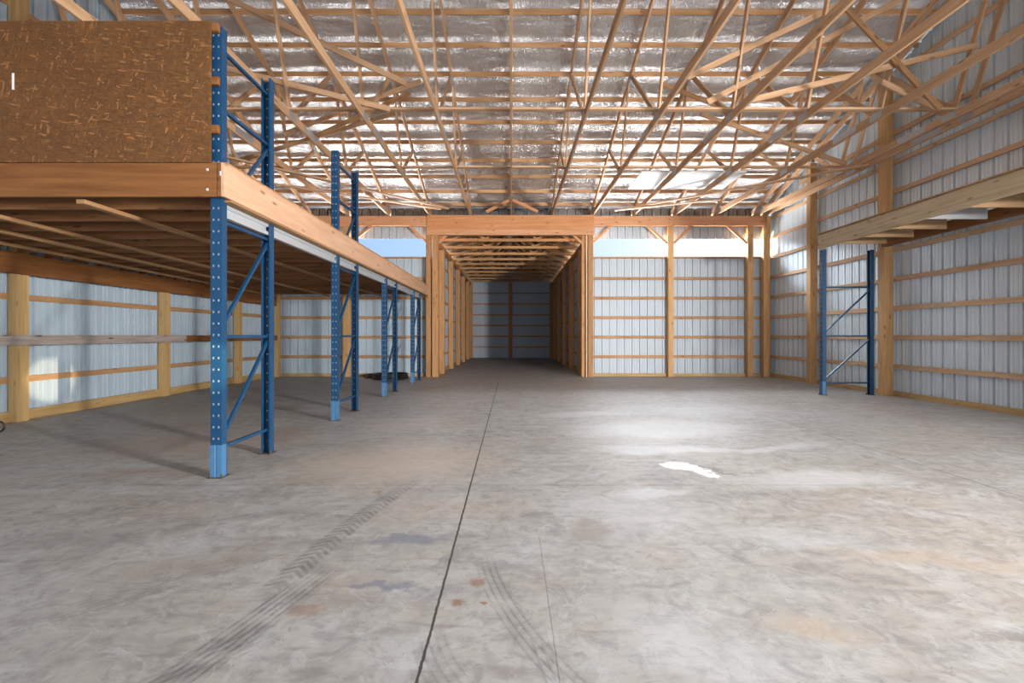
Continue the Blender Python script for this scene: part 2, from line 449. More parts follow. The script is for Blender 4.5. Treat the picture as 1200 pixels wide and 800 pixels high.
cladding('wall_back_upper_right', 'x', YB+.05, 1, 2.3, XR, 4.16, 4.80, 'steelwhite', 'strip of ribbed steel above the open gap, right of the passage')
cladding('wall_back_eave', 'x', YB+.12, 1, XL, XR, 4.80, 5.13, 'steelbare', 'dark bare corrugated sheet closing the eave above the header', .26, 1.6)

cladding('wall_front_left', 'x', YN, -1, XL, -3.6, -0.01, lambda s: roof(YN)+.10, 'steelwhite', 'ribbed steel wall behind the camera, left of the big doorway')
cladding('wall_front_right', 'x', YN, -1, 4.4, XR, -0.01, lambda s: roof(YN)+.10, 'steelwhite', 'ribbed steel wall behind the camera, right of the big doorway')
cladding('wall_front_above', 'x', YN, -1, -3.6, 4.4, 4.2, lambda s: roof(YN)+.10, 'steelwhite', 'ribbed steel above the big doorway behind the camera')

# ceiling: foil faced insulation above the purlins, sagging a little between them
def ceiling():
    bm = bmesh.new()
    ys = []
    y = 14.62
    while y > YR: ys.append(y); y -= .105
    ys.append(YR)
    far = [(yy, roof(yy) + .112*1.05 - .006*abs(math.sin((14.13-yy)/.63*math.pi))) for yy in ys]
    near = [(YR, roof(YR)+.112), (YN-.3, roof(YN-.3)+.112)]
    prof = far + near[1:]
    xs = [XL-.05 + (XR-XL+.1)*i/64 for i in range(65)]
    rows = []
    for k, (yy, zz) in enumerate(prof):
        rows.append([bm.verts.new((x, yy, zz + (.006*math.sin(x*2.1+yy*1.3)*math.sin(yy*4.1+x*.7) if k < len(prof)-1 else 0))) for x in xs])
    for i in range(len(rows)-1):
        for j in range(64):
            bm.faces.new((rows[i][j], rows[i][j+1], rows[i+1][j+1], rows[i+1][j]))
    for f in bm.faces: f.smooth = True
    bmesh.ops.recalc_face_normals(bm, faces=bm.faces)
    me = bpy.data.meshes.new('ceiling'); bm.to_mesh(me); bm.free()
    o = link('ceiling', me, M['foil'])
    md = o.modifiers.new('thickness', 'SOLIDIFY'); md.thickness = .03; md.offset = 1
    if me.polygons[0].normal.z < 0: md.offset = -1
    struct(o, 'crinkled silver foil insulation under the sloping roof', 'ceiling')
ceiling()

# ------------------------------------------------------------------ purlins
y = 14.13; k = 0
while y > 6.4:
    nm = 'roof purlin of pine running the full width, ' + (ORD[k] + ' up from the back header' if k else 'lowest one just above the back header')
    p = beam('roof_purlin', (XL+.02, y, roof(y)+.047), (XR-.02, y, roof(y)+.047), .038, .089, 'purlin', None, math.radians(18.4))
    tag(p, nm, 'purlin', 'purlins under the foil ceiling', 'thing')
    y -= .63 if k else .60
    k += 1

# ------------------------------------------------------------------ main trusses (built once, copied)
TW = .038
def top_z(y): return roof(y) - .074
def make_truss():
    root = empty('roof_truss', (0, 14.2, 4.80), '', 'roof truss', 'main roof trusses', 'thing')
    beam('bottom_chord', (0, 14.26, 4.87), (0, -4.4, 4.87), TW, .14, 'truss', root)
    beam('top_chord', (0, 14.42, top_z(14.42)), (0, YR, top_z(YR)), TW, .14, 'truss', root)
    beam('top_chord', (0, YR, top_z(YR)), (0, -4.5, top_z(-4.5)), TW, .14, 'truss', root)
    for yb, yt in ((10.62, 11.75), (10.55, 9.85), (7.93, 9.62), (7.85, 6.95), (YR, 6.8), (YR, YR)):
        beam('web_member', (0, yb, 4.90), (0, yt, roof(yt)-.10), TW-.004, .089, 'truss', root)
    for yy, L in ((8.65, .60), (10.58, .26), (7.9, .26)):
        beam('gang_plate', (0, yy-L/2, 4.885), (0, yy+L/2, 4.885), TW+.004, .115, 'plate', root, 0, 0)
    for yy in (9.72, 11.75):
        d = .10
        beam('gang_plate', (0, yy-d, top_z(yy-d)-.02), (0, yy+d, top_z(yy+d)-.02), TW+.004, .12, 'plate', root, 0, 0)
    beam('gang_plate', (0, 13.75, 4.93), (0, 14.2, 4.93), TW+.004, .13, 'plate', root, 0, 0)
    return root
def copy_tree(root, loc):
    r = root.copy(); C.objects.link(r); r.location = loc
    for ch in list(root.children):
        c = ch.copy(); C.objects.link(c); c.parent = r
    return r
proto = make_truss()
spots = [(0, 'main roof truss running back along the middle of the hall')]
names = ['next to the middle one', 'second from the middle one', 'third from the middle one', 'fourth from the middle one', 'fifth from the middle one', 'sixth from the middle one']
for i in range(1, 7): spots.append((1.22*i, 'main roof truss on the right side, ' + names[i-1]))
for i in range(1, 6): spots.append((-1.22*i, 'main roof truss on the left side, ' + names[i-1]))
spots += [(7.595, 'main roof truss fixed flat against the posts of the right wall'), (-6.975, 'main roof truss fixed flat against the posts of the left wall')]
for i, (x, lab) in enumerate(spots):
    r = proto if i == 0 else copy_tree(proto, (x, 14.2, 4.80))
    r['label'] = lab

# lateral runners on the bottom chords
for yy, xa, xb, lab in ((7.82, XL+.2, 7.55, 'long pine runner laid across the roof trusses nearest the camera'),
                   (10.50, XL+.2, 7.55, 'long pine runner laid across the roof trusses halfway to the back'),):
    tag(box('truss_runner', (xa, yy-.045, 4.942), (xb, yy+.045, 4.980), 'truss'), lab, 'brace', 'braces among the roof trusses', 'thing')

# diagonal sway braces:   (px0,py0)-(px1,py1) seen in planes of given Y
def at(px, py, Y): return Vector(((px-599)*Y/F, Y, H + (393-py)*Y/F))
BR = [
    ((228, 71), (457, 128), 7.72, 'left-side diagonal brace falling gently to the nearer runner', 'truss'),
    ((262, -4), (476, 98), 7.52, 'left-side diagonal brace high up, falling right to below the foil', 'truss'),
    ((272, 190), (463, 133), 10.18, 'left-side long diagonal brace rising right from the mezzanine corner', 'truss'),
    ((333, 157), (493, 95), 9.70, 'left-side diagonal brace rising to its upper end left of centre', 'truss'),
    ((372, 159), (480, 109), 9.82, 'left-side shorter brown diagonal brace just below the highest one', 'runner'),
    ((805, 91), (997, -1), 7.55, 'right-side diagonal brace rising from mid roof to the top edge', 'truss'),
    ((829, 120), (1054, 0), 7.70, 'right-side pale diagonal brace rising steeply over the trusses', 'truss'),
    ((877, 118), (1146, 53), 7.48, 'right-side pale diagonal brace rising gently to the right wall', 'truss'),
    ((990, 8), (1102, 128), 7.40, 'right-side brown diagonal brace falling steeply near the right wall', 'runner'),
    ((822, 134), (992, 192), 10.15, 'right-side diagonal brace falling right beyond the second runner', 'truss'),
    ((777, 99), (850, 127), 9.72, 'right-side short stub brace right of centre under the foil', 'runner'),
    ((1033, 96), (1096, 127), 7.62, 'right-side short diagonal brace close to the tall wall post', 'truss'),
]
for a, b, Y, lab, mt in BR:
    tag(beam('diagonal_brace', at(*a, Y), at(*b, Y), .038, .089, mt), lab, 'brace', 'braces among the roof trusses', 'thing')
# flat diagonals under the roof, just above the bottom chords, running to the back
zz = 4.80 - .022
for (xa, ya), (xb, yb), lab in (
    ((-1.75, 13.25), (-5.9, 9.2), 'left flat diagonal brace from the passage header, upper of the pair'),
    ((-1.95, 13.15), (-6.1, 10.6), 'left flat diagonal brace from the passage header, lower of the pair'),
    ((2.95, 13.45), (7.45, 9.85), 'right flat diagonal brace from the passage header, longer of the pair'),
    ((3.05, 13.2), (5.4, 12.2), 'right flat diagonal brace from the passage header, shorter of the pair')):
    tag(beam('diagonal_brace', (xa, ya, zz), (xb, yb, zz), .089, .038, 'truss'), lab, 'brace', 'flat braces toward the back wall', 'thing')
    zz -= .0 if 'upper' not in lab and 'longer' not in lab else .039
    if 'lower' in lab: zz += .039
# sheet lying on the chords
sh = box('foam_board', (3.0, 10.9, 4.985), (5.42, 12.15, 5.01), 'plate', None, 0)
M['sheet'] = paint('pale_sheet', (.62, .64, .66), .5, .1, .2)
sh.data.materials[0] = M['sheet']
tag(sh, 'pale flat sheet lying on top of the roof truss chords at right', 'sheet', None, 'thing')
# small peak braces above the passage header
tag(beam('peak_brace', (-.04, 13.75, 5.16), (-.72, 13.75, 4.82), .038, .089, 'header'), 'short brace sloping down left above the middle of the passage header', 'brace', None, 'thing')
tag(beam('peak_brace', (.04, 13.75, 5.16), (.78, 13.75, 4.82), .038, .089, 'header'), 'short brace sloping down right above the middle of the passage header', 'brace', None, 'thing')

# ------------------------------------------------------------------ headers
tag(box('header_beam', (-7.0, 14.10, 4.50), (-2.50, 14.22, 4.79), 'headerlight'), 'orange timber header over the back wall, left of the passage', 'beam', 'header beams along the back wall', 'thing')
tag(box('header_beam', (2.46, 14.10, 4.50), (7.62, 14.22, 4.79), 'headerlight'), 'orange timber header over the back wall, right of the passage', 'beam', 'header beams along the back wall', 'thing')
tag(box('header_beam', (-2.50, 14.04, 4.38), (2.46, 14.12, 4.80), 'header'), 'deep orange-brown timber header spanning the top of the passage', 'beam', 'header beams along the back wall', 'thing')
tag(box('header_beam', (-2.50, 14.02, 4.205), (2.46, 14.16, 4.375), 'headerlight'), 'lower lighter header board directly under the deep passage header', 'beam', 'header beams along the back wall', 'thing')

# ------------------------------------------------------------------ posts
def post(x0, x1, y0, y1, z1, lab, mat='post', group=None, foot=True):
    return tag(box('timber_post', (x0, y0, 0), (x1, y1, z1), mat), lab, 'post', group, 'thing')
GP = 'posts along the side walls'
post(7.62, 7.80, 12.06, 12.22, roof(12.1)-.16, 'tall timber post on the right wall, closest to the back corner', 'post', GP)
post(7.62, 7.80, 9.66, 9.84, roof(9.7)-.16, 'tall timber post on the right wall beside the blue rack frame', 'post', GP)
post(7.62, 7.80, 6.72, 6.90, roof(6.8)-.16, 'tall timber post on the right wall at the edge of the photo', 'post', GP)
post(-7.12, -7.00, 6.70, 6.88, roof(6.8)-.16, 'timber post on the left wall nearest the camera', 'treated', GP)
post(-7.12, -7.00, 9.55, 9.73, roof(9.6)-.16, 'timber post on the left wall, second from the camera', 'treated', GP)
post(-7.12, -7.00, 12.15, 12.33, roof(12.2)-.16, 'timber post on the left wall, third from the camera', 'treated', GP)
GB = 'posts along the back wall'
post(4.68, 4.84, 14.10, 14.28, 4.50, 'back wall post midway between passage and right corner', 'post', GB)
post(7.05, 7.21, 14.10, 14.28, 4.50, 'back wall post just left of the right corner', 'post', GB)
post(7.52, 7.72, 14.10, 14.28, 4.79, 'corner post where back and right walls meet', 'post', GB)
post(-5.02, -4.82, 14.10, 14.28, 4.50, 'back wall post seen below the mezzanine between rack frames', 'post', GB)
post(-7.12, -6.95, 14.10, 14.28, 4.79, 'corner post where back and left walls meet under the mezzanine', 'treated', GB)
GA = 'posts flanking the passage mouth'
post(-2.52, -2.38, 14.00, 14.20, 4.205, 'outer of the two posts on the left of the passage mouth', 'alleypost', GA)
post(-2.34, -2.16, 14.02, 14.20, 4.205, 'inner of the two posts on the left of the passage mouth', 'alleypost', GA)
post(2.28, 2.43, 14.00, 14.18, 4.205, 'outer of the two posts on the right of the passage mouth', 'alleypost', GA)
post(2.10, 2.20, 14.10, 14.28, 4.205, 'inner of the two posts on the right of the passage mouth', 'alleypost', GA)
M['palewood'] = wood('pale_board', (.80, .62, .44), (.68, .48, .31), .03, .3)
tag(box('jamb_board', (2.215, 14.00, 0), (2.25, 14.14, 4.2), 'palewood'), 'thin pale board standing between the two right passage posts', 'board', None, 'thing')

# knee braces under the headers
KB = [((-4.92, 14.16, 3.95), (-5.30, 14.16, 4.50), 'knee brace left of the back post above the mezzanine'),
      ((-4.83, 14.16, 3.98), (-4.15, 14.16, 4.52), 'knee brace right of the back post above the mezzanine'),
      ((-2.52, 14.16, 4.02), (-3.05, 14.16, 4.52), 'knee brace on the left outer side of the passage'),
      ((2.46, 14.16, 4.02), (2.98, 14.16, 4.52), 'knee brace on the right outer side of the passage'),
      ((4.67, 14.16, 3.98), (4.06, 14.16, 4.52), 'knee brace left of the middle back wall post'),
      ((4.85, 14.16, 3.98), (5.42, 14.16, 4.52), 'knee brace right of the middle back wall post'),
      ((7.05, 14.16, 3.98), (6.45, 14.16, 4.52), 'knee brace left of the post near the right corner'),
      ((-2.16, 14.14, 3.98), (-1.93, 14.14, 4.22), 'short knee brace inside the left passage post'),
      ((2.12, 14.14, 3.98), (1.86, 14.14, 4.22), 'short knee brace inside the right passage post')]
for a, b, lab in KB:
    tag(beam('knee_brace', a, b, .038, .07, 'headerlight'), lab, 'brace', 'knee braces under the headers', 'thing')

# ------------------------------------------------------------------ girts and skirt boards
def girts(axis, at_, a, b, levels, where, mat='girt', group=''):
    for i, z in enumerate(levels):
        if axis == 'y':
            o = box('wall_girt', (at_, a, z-.045), (at_+.036, b, z+.045), mat)
        else:
            o = box('wall_girt', (a, at_, z-.045), (b, at_+.036, z+.045), mat)
        tag(o, 'horizontal timber girt on %s, %s above the floor' % (where, ORD[i]), 'girt', group, 'thing')
def ytop(z):   # nearest-y to back limit where the right gable is high enough
    return 14.30
for i in range(1, 13):
    z = .595*i
    yb = 14.30 if z < 4.9 else 14.2 - (z + .17 - EAVE)*3
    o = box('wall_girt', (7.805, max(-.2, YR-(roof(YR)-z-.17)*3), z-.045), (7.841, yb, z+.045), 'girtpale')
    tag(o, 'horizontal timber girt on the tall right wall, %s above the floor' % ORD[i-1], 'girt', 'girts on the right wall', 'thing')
for i in range(1, 13):
    z = .595*i
    if i in (4, 5, 6, 7): 
        if i != 4 and i != 6: pass
    yb = 14.30 if z < 4.9 else 14.2 - (z + .17 - EAVE)*3
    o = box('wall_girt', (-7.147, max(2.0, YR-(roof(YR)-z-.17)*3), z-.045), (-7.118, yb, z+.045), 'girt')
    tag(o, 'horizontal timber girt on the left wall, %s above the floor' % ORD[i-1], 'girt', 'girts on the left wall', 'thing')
girts('x', 14.288, 2.45, 7.80, [.59*i for i in range(1, 6)], 'the back wall right of the passage', 'girt', 'girts on the back wall')
girts('x', 14.288, -7.11, -2.45, [.59*i for i in range(1, 6)], 'the back wall left of the passage', 'girt', 'girts on the back wall')
tag(box('sill_board', (2.45, 14.24, 3.56), (7.80, 14.36, 3.60), 'girt'), 'board capping the back wall below the open strip, right of passage', 'board', None, 'thing')
tag(box('sill_board', (-7.11, 14.24, 3.56), (-2.45, 14.36, 3.60), 'girt'), 'board capping the back wall below the open strip, left of passage', 'board', None, 'thing')
def skirt(n, a, b, lab):
    o = box(n, a, b, 'treated'); struct(o, lab, 'baseboard')
skirt('baseboard_right', (7.80, -.2, 0), (7.84, 14.3, .10), 'treated timber skirt board along the right wall')
skirt('baseboard_left', (-7.13, -4.5, 0), (-7.09, 14.3, .15), 'treated timber skirt board along the left wall')
skirt('baseboard_back_right', (2.45, 14.26, 0), (7.80, 14.30, .09), 'treated timber skirt board along the back wall, right')
skirt('baseboard_back_left', (-7.10, 14.26, 0), (-2.45, 14.30, .09), 'treated timber skirt board along the back wall, left')

# rail nailed to the left posts
tag(box('side_rail', (-7.0, 2.0, 1.09), (-6.95, 10.15, 1.235), 'weathered'), 'weathered grey board nailed at waist height across the left wall posts', 'board', None, 'thing')
tag(box('side_rail', (-7.0, 10.16, 1.09), (-6.962, 14.2, 1.235), 'fascia'), 'brown board continuing the weathered rail on the left wall', 'board', None, 'thing')

# ------------------------------------------------------------------ passage beyond the header
YF = 26.25
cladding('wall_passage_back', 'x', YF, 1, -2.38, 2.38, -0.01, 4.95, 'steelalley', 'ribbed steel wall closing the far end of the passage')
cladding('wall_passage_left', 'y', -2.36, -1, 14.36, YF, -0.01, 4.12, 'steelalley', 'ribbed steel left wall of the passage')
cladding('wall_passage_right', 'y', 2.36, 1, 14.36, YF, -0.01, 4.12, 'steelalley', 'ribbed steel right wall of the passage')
# roof of the passage (gable)
def passage_roof():
    bm = bmesh.new()
    pr = [(-2.62, 4.20), (0, 5.12), (2.62, 4.20)]
    T = .05
    for s in (0, 1):
        (xa, za), (xb, zb) = pr[s], pr[s+1]
        if s == 0: xb, zb = .03, zb + .01
        vs = [bm.verts.new(p) for p in ((xa, 14.5, za), (xb, 14.5, zb), (xb, YF+.2, zb), (xa, YF+.2, za),
                                        (xa, 14.5, za+T), (xb, 14.5, zb+T), (xb, YF+.2, zb+T), (xa, YF+.2, za+T))]
        for f in ((0,1,2,3), (4,7,6,5), (0,4,5,1), (1,5,6,2), (2,6,7,3), (3,7,4,0)): bm.faces.new([vs[i] for i in f])
    me = bpy.data.meshes.new('ceiling_passage'); bm.to_mesh(me); bm.free()
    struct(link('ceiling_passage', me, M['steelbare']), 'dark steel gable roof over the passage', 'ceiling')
passage_roof()
GPS = 'posts along the passage'
for i, yy in enumerate((15.25, 17.55, 19.85, 22.1, 24.3)):
    for s, nm in ((-1, 'left'), (1, 'right')):
        post(s*2.15, s*2.33, yy, yy+.15, 4.0, 'timber post on the %s side of the passage, %s from the mouth' % (nm, ORD[i]), 'alleypost', GPS, False)
for i in range(1, 7):
    z = .595*i
    for s, nm in ((-1, 'left'), (1, 'right')):
        tag(box('wall_girt', (s*2.335, 14.4, z-.045), (s*2.355, YF-.05, z+.045), 'girt'), 'timber girt on the %s wall of the passage, %s above the floor' % (nm, ORD[i-1]), 'girt', 'girts in the passage', 'thing')
    tag(box('wall_girt', (-2.3, YF-.045, z-.04), (2.3, YF-.01, z+.04), 'alleypost'), 'dark timber girt on the far passage wall, %s above the floor' % ORD[i-1], 'girt', 'girts in the passage', 'thing')
post(-.13, .07, YF-.22, YF-.05, 4.13, 'timber post in the middle of the far passage wall', 'alleypost', GPS, False)
post(-2.30, -2.12, YF-.22, YF-.05, 4.13, 'timber post in the left corner of the far passage wall', 'alleypost', GPS, False)
post(2.12, 2.30, YF-.22, YF-.05, 4.13, 'timber post in the right corner of the far passage wall', 'alleypost', GPS, False)
for s, nm in ((-1, 'left'), (1, 'right')):
    tag(box('top_plate', (s*2.20, 14.3, 3.98), (s*2.30, YF-.05, 4.125), 'header'), 'long timber plate along the top of the %s passage posts' % nm, 'beam', None, 'thing')
for i, yy in enumerate((15.32, 17.62, 19.92, 22.17)):
    for s, nm in ((-1, 'left'), (1, 'right')):
        tag(beam('knee_brace', (s*2.24, yy+.1, 3.35), (s*2.24, yy+.75, 3.98), .038, .07, 'alleypost'), 'knee brace under the %s plate at the %s passage post' % (nm, ORD[i]), 'brace', 'knee braces in the passage', 'thing')
skirt('baseboard_passage_left', (-2.33, 14.3, 0), (-2.29, YF-.05, .12), 'treated skirt board on the left of the passage')
skirt('baseboard_passage_right', (2.29, 14.3, 0), (2.33, YF-.05, .12), 'treated skirt board on the right of the passage')
def passage_truss():
    r = empty('passage_truss', (0, 14.5, 4.13), '', 'roof truss', 'trusses over the passage', 'thing')
    beam('bottom_chord', (-2.3, 14.5, 4.175), (2.3, 14.5, 4.175), .038, .089, 'alleypost', r)
    for s in (-1, 1):
        beam('top_chord', (s*2.5, 14.5, 4.17), (0, 14.5, 5.03), .038, .089, 'alleypost', r)
        beam('web_member', (s*.78, 14.5, 4.20), (s*1.45, 14.5, 4.54), .034, .07, 'alleypost', r)
        beam('web_member', (s*.78, 14.5, 4.20), (0, 14.5, 5.0), .034, .07, 'alleypost', r)
        beam('web_member', (s*1.8, 14.5, 4.20), (s*.3, 14.5, 4.93), .034, .06, 'alleypost', r)
    return r
pt = passage_truss()
for i in range(10):
    yy = 14.62 + 1.22*i
    r = pt if i == 0 else copy_tree(pt, (0, yy, 4.13))
    r.location = (0, yy, 4.13)
    r['label'] = 'light timber truss across the passage, %s from the mouth' % ORD[i]
tag(box('truss_runner', (-.12, 14.3, 4.222), (.02, YF-.1, 4.26), 'weathered'), 'greyish runner along the middle of the passage trusses', 'brace', None, 'thing')

# ------------------------------------------------------------------ mezzanine
MY0, MY1 = 4.03, 14.0
ZB, ZT = 2.412, 2.70
r = empty('front_fascia', (-4.7, MY0, ZB), 'orange-brown timber beam along the front edge of the mezzanine', 'beam', None, 'thing')
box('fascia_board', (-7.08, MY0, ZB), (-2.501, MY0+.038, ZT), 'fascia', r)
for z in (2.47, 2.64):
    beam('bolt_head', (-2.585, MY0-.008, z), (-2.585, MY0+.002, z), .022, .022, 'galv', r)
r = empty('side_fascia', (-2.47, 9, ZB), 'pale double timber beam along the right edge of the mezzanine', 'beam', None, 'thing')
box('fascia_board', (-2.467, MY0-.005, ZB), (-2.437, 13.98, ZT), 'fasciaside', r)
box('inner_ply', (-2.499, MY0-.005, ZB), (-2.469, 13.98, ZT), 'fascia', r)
beam('steel_tag', (-2.47, MY0-.010, 2.585), (-2.47, MY0-.010, 2.625), .014, .006, 'galv', r)
tag(box('sole_board', (-2.56, MY0+.1, ZB-.022), (-2.44, 13.9, ZB-.001), 'runner'), 'thin board under the right edge beam of the mezzanine', 'board', None, 'thing')
d = box('mezzanine_deck', (-7.08, MY0+.04, ZT+.001), (-2.44, 13.98, ZT+.019), 'osbdeck', None, 0)
tag(d, 'strand board deck of the mezzanine on its joists', 'deck', None, 'thing')
y = MY0 + .42; i = 0
while y < 13.95:
    j = box('floor_joist', (-7.06, y-.019, ZB+.002), (-2.502, y+.019, ZT-.003), 'joist')
    tag(j, 'timber joist under the mezzanine deck, %s back from the front beam' % ORD[i], 'joist', 'joists under the mezzanine', 'thing')
    y += .455; i += 1
tag(box('ledger_beam', (-7.0, MY0+.05, 2.10), (-6.955, 14.05, 2.40), 'fascia'), 'timber ledger under the joists along the left wall', 'beam', None, 'thing')
for xa, ya, xb, yb, lab in ((-3.73, 4.10, -3.80, 13.9, 'rightmost pine runner nailed under the mezzanine joists'),
                            (-5.0, 4.2, -5.35, 13.9, 'second pine runner from the right under the mezzanine joists'),
                            (-5.62, 4.2, -6.0, 10.2, 'third pine runner from the right, the one ending midway'),
                            (-6.3, 4.3, -6.86, 12.8, 'pine runner under the mezzanine joists closest to the left wall')):
    tag(beam('joist_runner', (xa, ya, ZB-.021), (xb, yb, ZB-.021), .075, .038, 'runner'), lab, 'brace', 'runners under the mezzanine', 'thing')
# parapet of OSB on the deck
r = empty('board_parapet', (-4.8, MY0+.01, ZT+.02), 'large brown strand board sheet standing on the front edge of the mezzanine', 'panel', None, 'thing')
pn = slab('board_sheet', (-7.05, MY0-.002, ZT+.004), (-2.556, MY0+.011, ZT+1.205), 'osb'); pn.parent = r; pn.matrix_basis = Matrix.Translation(-r.location)
for z in (2.96, 3.375, 3.83):
    box('support_rail', (-7.05, MY0+.013, z), (-2.505, MY0+.051, z+.07), 'fascia', r)
s_ = slab('white_scuff', (-4.245, MY0-.0035, 3.32), (-4.225, MY0-.0022, 3.46), 'osb'); s_.parent = r; s_.matrix_basis = Matrix.Translation(-r.location)
s_.data.materials[0] = paint('white_scuff', (.75, .75, .74), .7); s_['label'] = 'small white paint smear'

# ------------------------------------------------------------------ pallet rack frames
def channel_post(h):
    """C-shaped upright, perforated web facing -Y, open toward +Y; foot at origin"""
    bm = bmesh.new()
    W, D = .047, .074
    xs = [-W, -.0255, -.0185, .0185, .0255, W]
    zs = [0]; holes = []
    z = .33
    while z < h - .05:
        zs += [z+.003, z+.015]; holes.append(len(zs)-2); z += .0995
    zs.append(h)
    grid = [[bm.verts.new((x, 0, zz)) for x in xs] for zz in zs]
    for i in range(len(zs)-1):
        for j in range(5):
            if i in holes and j in (1, 3): continue
            bm.faces.new((grid[i][j], grid[i][j+1], grid[i+1][j+1], grid[i+1][j]))
    for sx, j in ((-1, 0), (1, 5)):
        a = [grid[i][j] for i in range(len(zs))]
        b0 = bm.verts.new((sx*W, D, 0)); b1 = bm.verts.new((sx*W, D, h))
        bm.faces.new(([b0] + a + [b1]) if sx < 0 else ([b1] + a[::-1] + [b0]))
        c0 = bm.verts.new((sx*(W-.016), D, 0)); c1 = bm.verts.new((sx*(W-.016), D, h))
        bm.faces.new((b0, b1, c1, c0) if sx < 0 else (c0, c1, b1, b0))
    bmesh.ops.recalc_face_normals(bm, faces=bm.faces)
    me = bpy.data.meshes.new('upright'); bm.to_mesh(me); bm.free()
    return me
PM = {}
def upright(h, mw, parent):
    if h not in PM:
        PM[h] = channel_post(h)
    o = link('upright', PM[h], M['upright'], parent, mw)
    md = o.modifiers.new('thickness', 'SOLIDIFY'); md.thickness = .003; md.offset = 0
    return o
def rack_frame(loc, rot, h, D, label, sleeve=True):
    root = empty('rack_frame', (0, 0, 0), label, 'rack frame', 'blue pallet rack frames', 'thing')
    I = Matrix.Translation
    upright(h, Matrix.Identity(4), root)
    upright(h, I((0, D, 0)) @ Matrix.Rotation(math.pi, 4, 'Z'), root)
    a, b = .05, D-.05
    lv = [z for z in (.25, 1.22, 2.23, 3.22, 3.74) if z < h]
    for z in lv: beam('horizontal_strut', (0, a-.02, z), (0, b+.02, z), .032, .030, 'blue', root)
    segs = [(.29, 1.17), (1.27, 2.19), (2.28, 3.17)]
    for z0, z1 in segs:
        if z1 < h: beam('diagonal_strut', (0, a-.01, z0), (0, b+.01, z1), .032, .030, 'blue', root)
    for y in (.037, D-.037):
        beam('base_plate', (0, y-.065, .004), (0, y+.065, .004), .13, .008, 'dust' , root)
        for sx in (-1, 1): beam('anchor_bolt', (sx*.05, y-.045, .008), (sx*.05, y-.045, .035), .014, .014, 'dust', root)
    if sleeve:
        bm = bmesh.new()
        pts = [(-.049, .06), (-.049, -.006), (-.012, -.006), (0, -.002), (.012, -.006), (.049, -.006), (.049, .06)]
        rows = [[bm.verts.new((x, y, z)) for x, y in pts] for z in (.006, .285)]
        for i in range(len(pts)-1): bm.faces.new((rows[0][i], rows[0][i+1], rows[1][i+1], rows[1][i]))
        bmesh.ops.recalc_face_normals(bm, faces=bm.faces)
        me = bpy.data.meshes.new('post_guard'); bm.to_mesh(me); bm.free()
        o = link('post_guard', me, M['bluelight'], root)
        md = o.modifiers.new('thickness', 'SOLIDIFY'); md.thickness = .004; md.offset = 0
        o['label'] = 'light blue steel guard'
    root.location = loc; root.rotation_euler = (0, 0, rot)
    return root
XP = -2.547
rack_frame((XP, 4.09, 0), 0, 3.90, .90, 'nearest blue rack frame, rising past the mezzanine corner')
rack_frame((XP, 6.83, 0), 0, 3.90, .93, 'second blue rack frame from the camera, rising above the mezzanine')
rack_frame((XP, 9.49, 0), 0, 2.385, .92, 'third blue rack frame from the camera, ending under the mezzanine')
rack_frame((XP, 12.2, 0), 0, 2.385, .92, 'farthest blue rack frame under the mezzanine, near the passage')
rack_frame((6.43, 9.82, 0), -math.pi/2, 3.0, 1.06, 'blue rack frame standing across under the wooden platform at right', True)

def step_beam(y0, y1, label):
    bm = bmesh.new()
    pr = [(-.03, 0), (.018, 0), (.018, .035), (-.006, .035), (-.006, .085), (.018, .085), (.018, .115), (-.03, .115)]
    for s, y in ((0, y0), (1, y1)):
        vs = [bm.verts.new((x, y, z)) for x, z in pr]
        if s == 0: A = vs
        else: B = vs
    n = len(pr)
    for i in range(n): bm.faces.new((A[i], A[(i+1) % n], B[(i+1) % n], B[i]))
    bm.faces.new(A); bm.faces.new(B[::-1])
    bmesh.ops.recalc_face_normals(bm, faces=bm.faces)
    me = bpy.data.meshes.new('steel_beam'); bm.to_mesh(me); bm.free()
    o = link('steel_beam', me, M['galv'], None, Matrix.Translation((XP+.01, 0, 2.27)))
    tag(o, label, 'beam', 'steel beams under the mezzanine edge', 'thing')
ys_ = [4.17, 4.915, 5.0, 6.825, 6.91, 7.68, 7.765, 9.485, 9.57, 10.33, 10.415, 12.195, 12.28, 13.04]
lb = ['galvanised beam within the nearest rack frame', 'galvanised beam between the first and second rack frames', 'galvanised beam within the second rack frame',
      'galvanised beam between the second and third rack frames', 'galvanised beam within the third rack frame', 'galvanised beam between the third and farthest rack frames', 'galvanised beam within the farthest rack frame']
for i in range(7): step_beam(ys_[2*i], ys_[2*i+1], lb[i])

# ------------------------------------------------------------------ wooden platform on the right
tag(box('platform_beam', (6.30, 3.4, 3.005), (6.345, 9.72, 3.285), 'platform'), 'weathered timber edge beam of the platform at right', 'beam', None, 'thing')
tag(box('platform_ledger', (7.50, 3.4, 3.02), (7.58, 9.60, 3.20), 'fascia'), 'brown timber ledger carrying the platform beside the right wall', 'beam', None, 'thing')
dk = box('platform_deck', (6.27, 3.4, 3.288), (7.60, 9.72, 3.306), 'osbdeck', None, 0)
tag(dk, 'strand board deck on the high platform at right', 'deck', None, 'thing')
for i, yy in enumerate((9.34, 8.72, 8.06, 7.37, 6.7, 6.0, 5.3)):
    j = box('platform_joist', (6.36, yy-.019, 3.04), (7.40, yy+.019, 3.285), 'platformjoist' if i != 3 else 'galv')
    names = 'timber joist under the right platform, %s from its far end' % ORD[i] if i != 3 else 'pale painted joist under the right platform, fourth from its far end'
    tag(j, names, 'joist', 'joists under the right platform', 'thing')

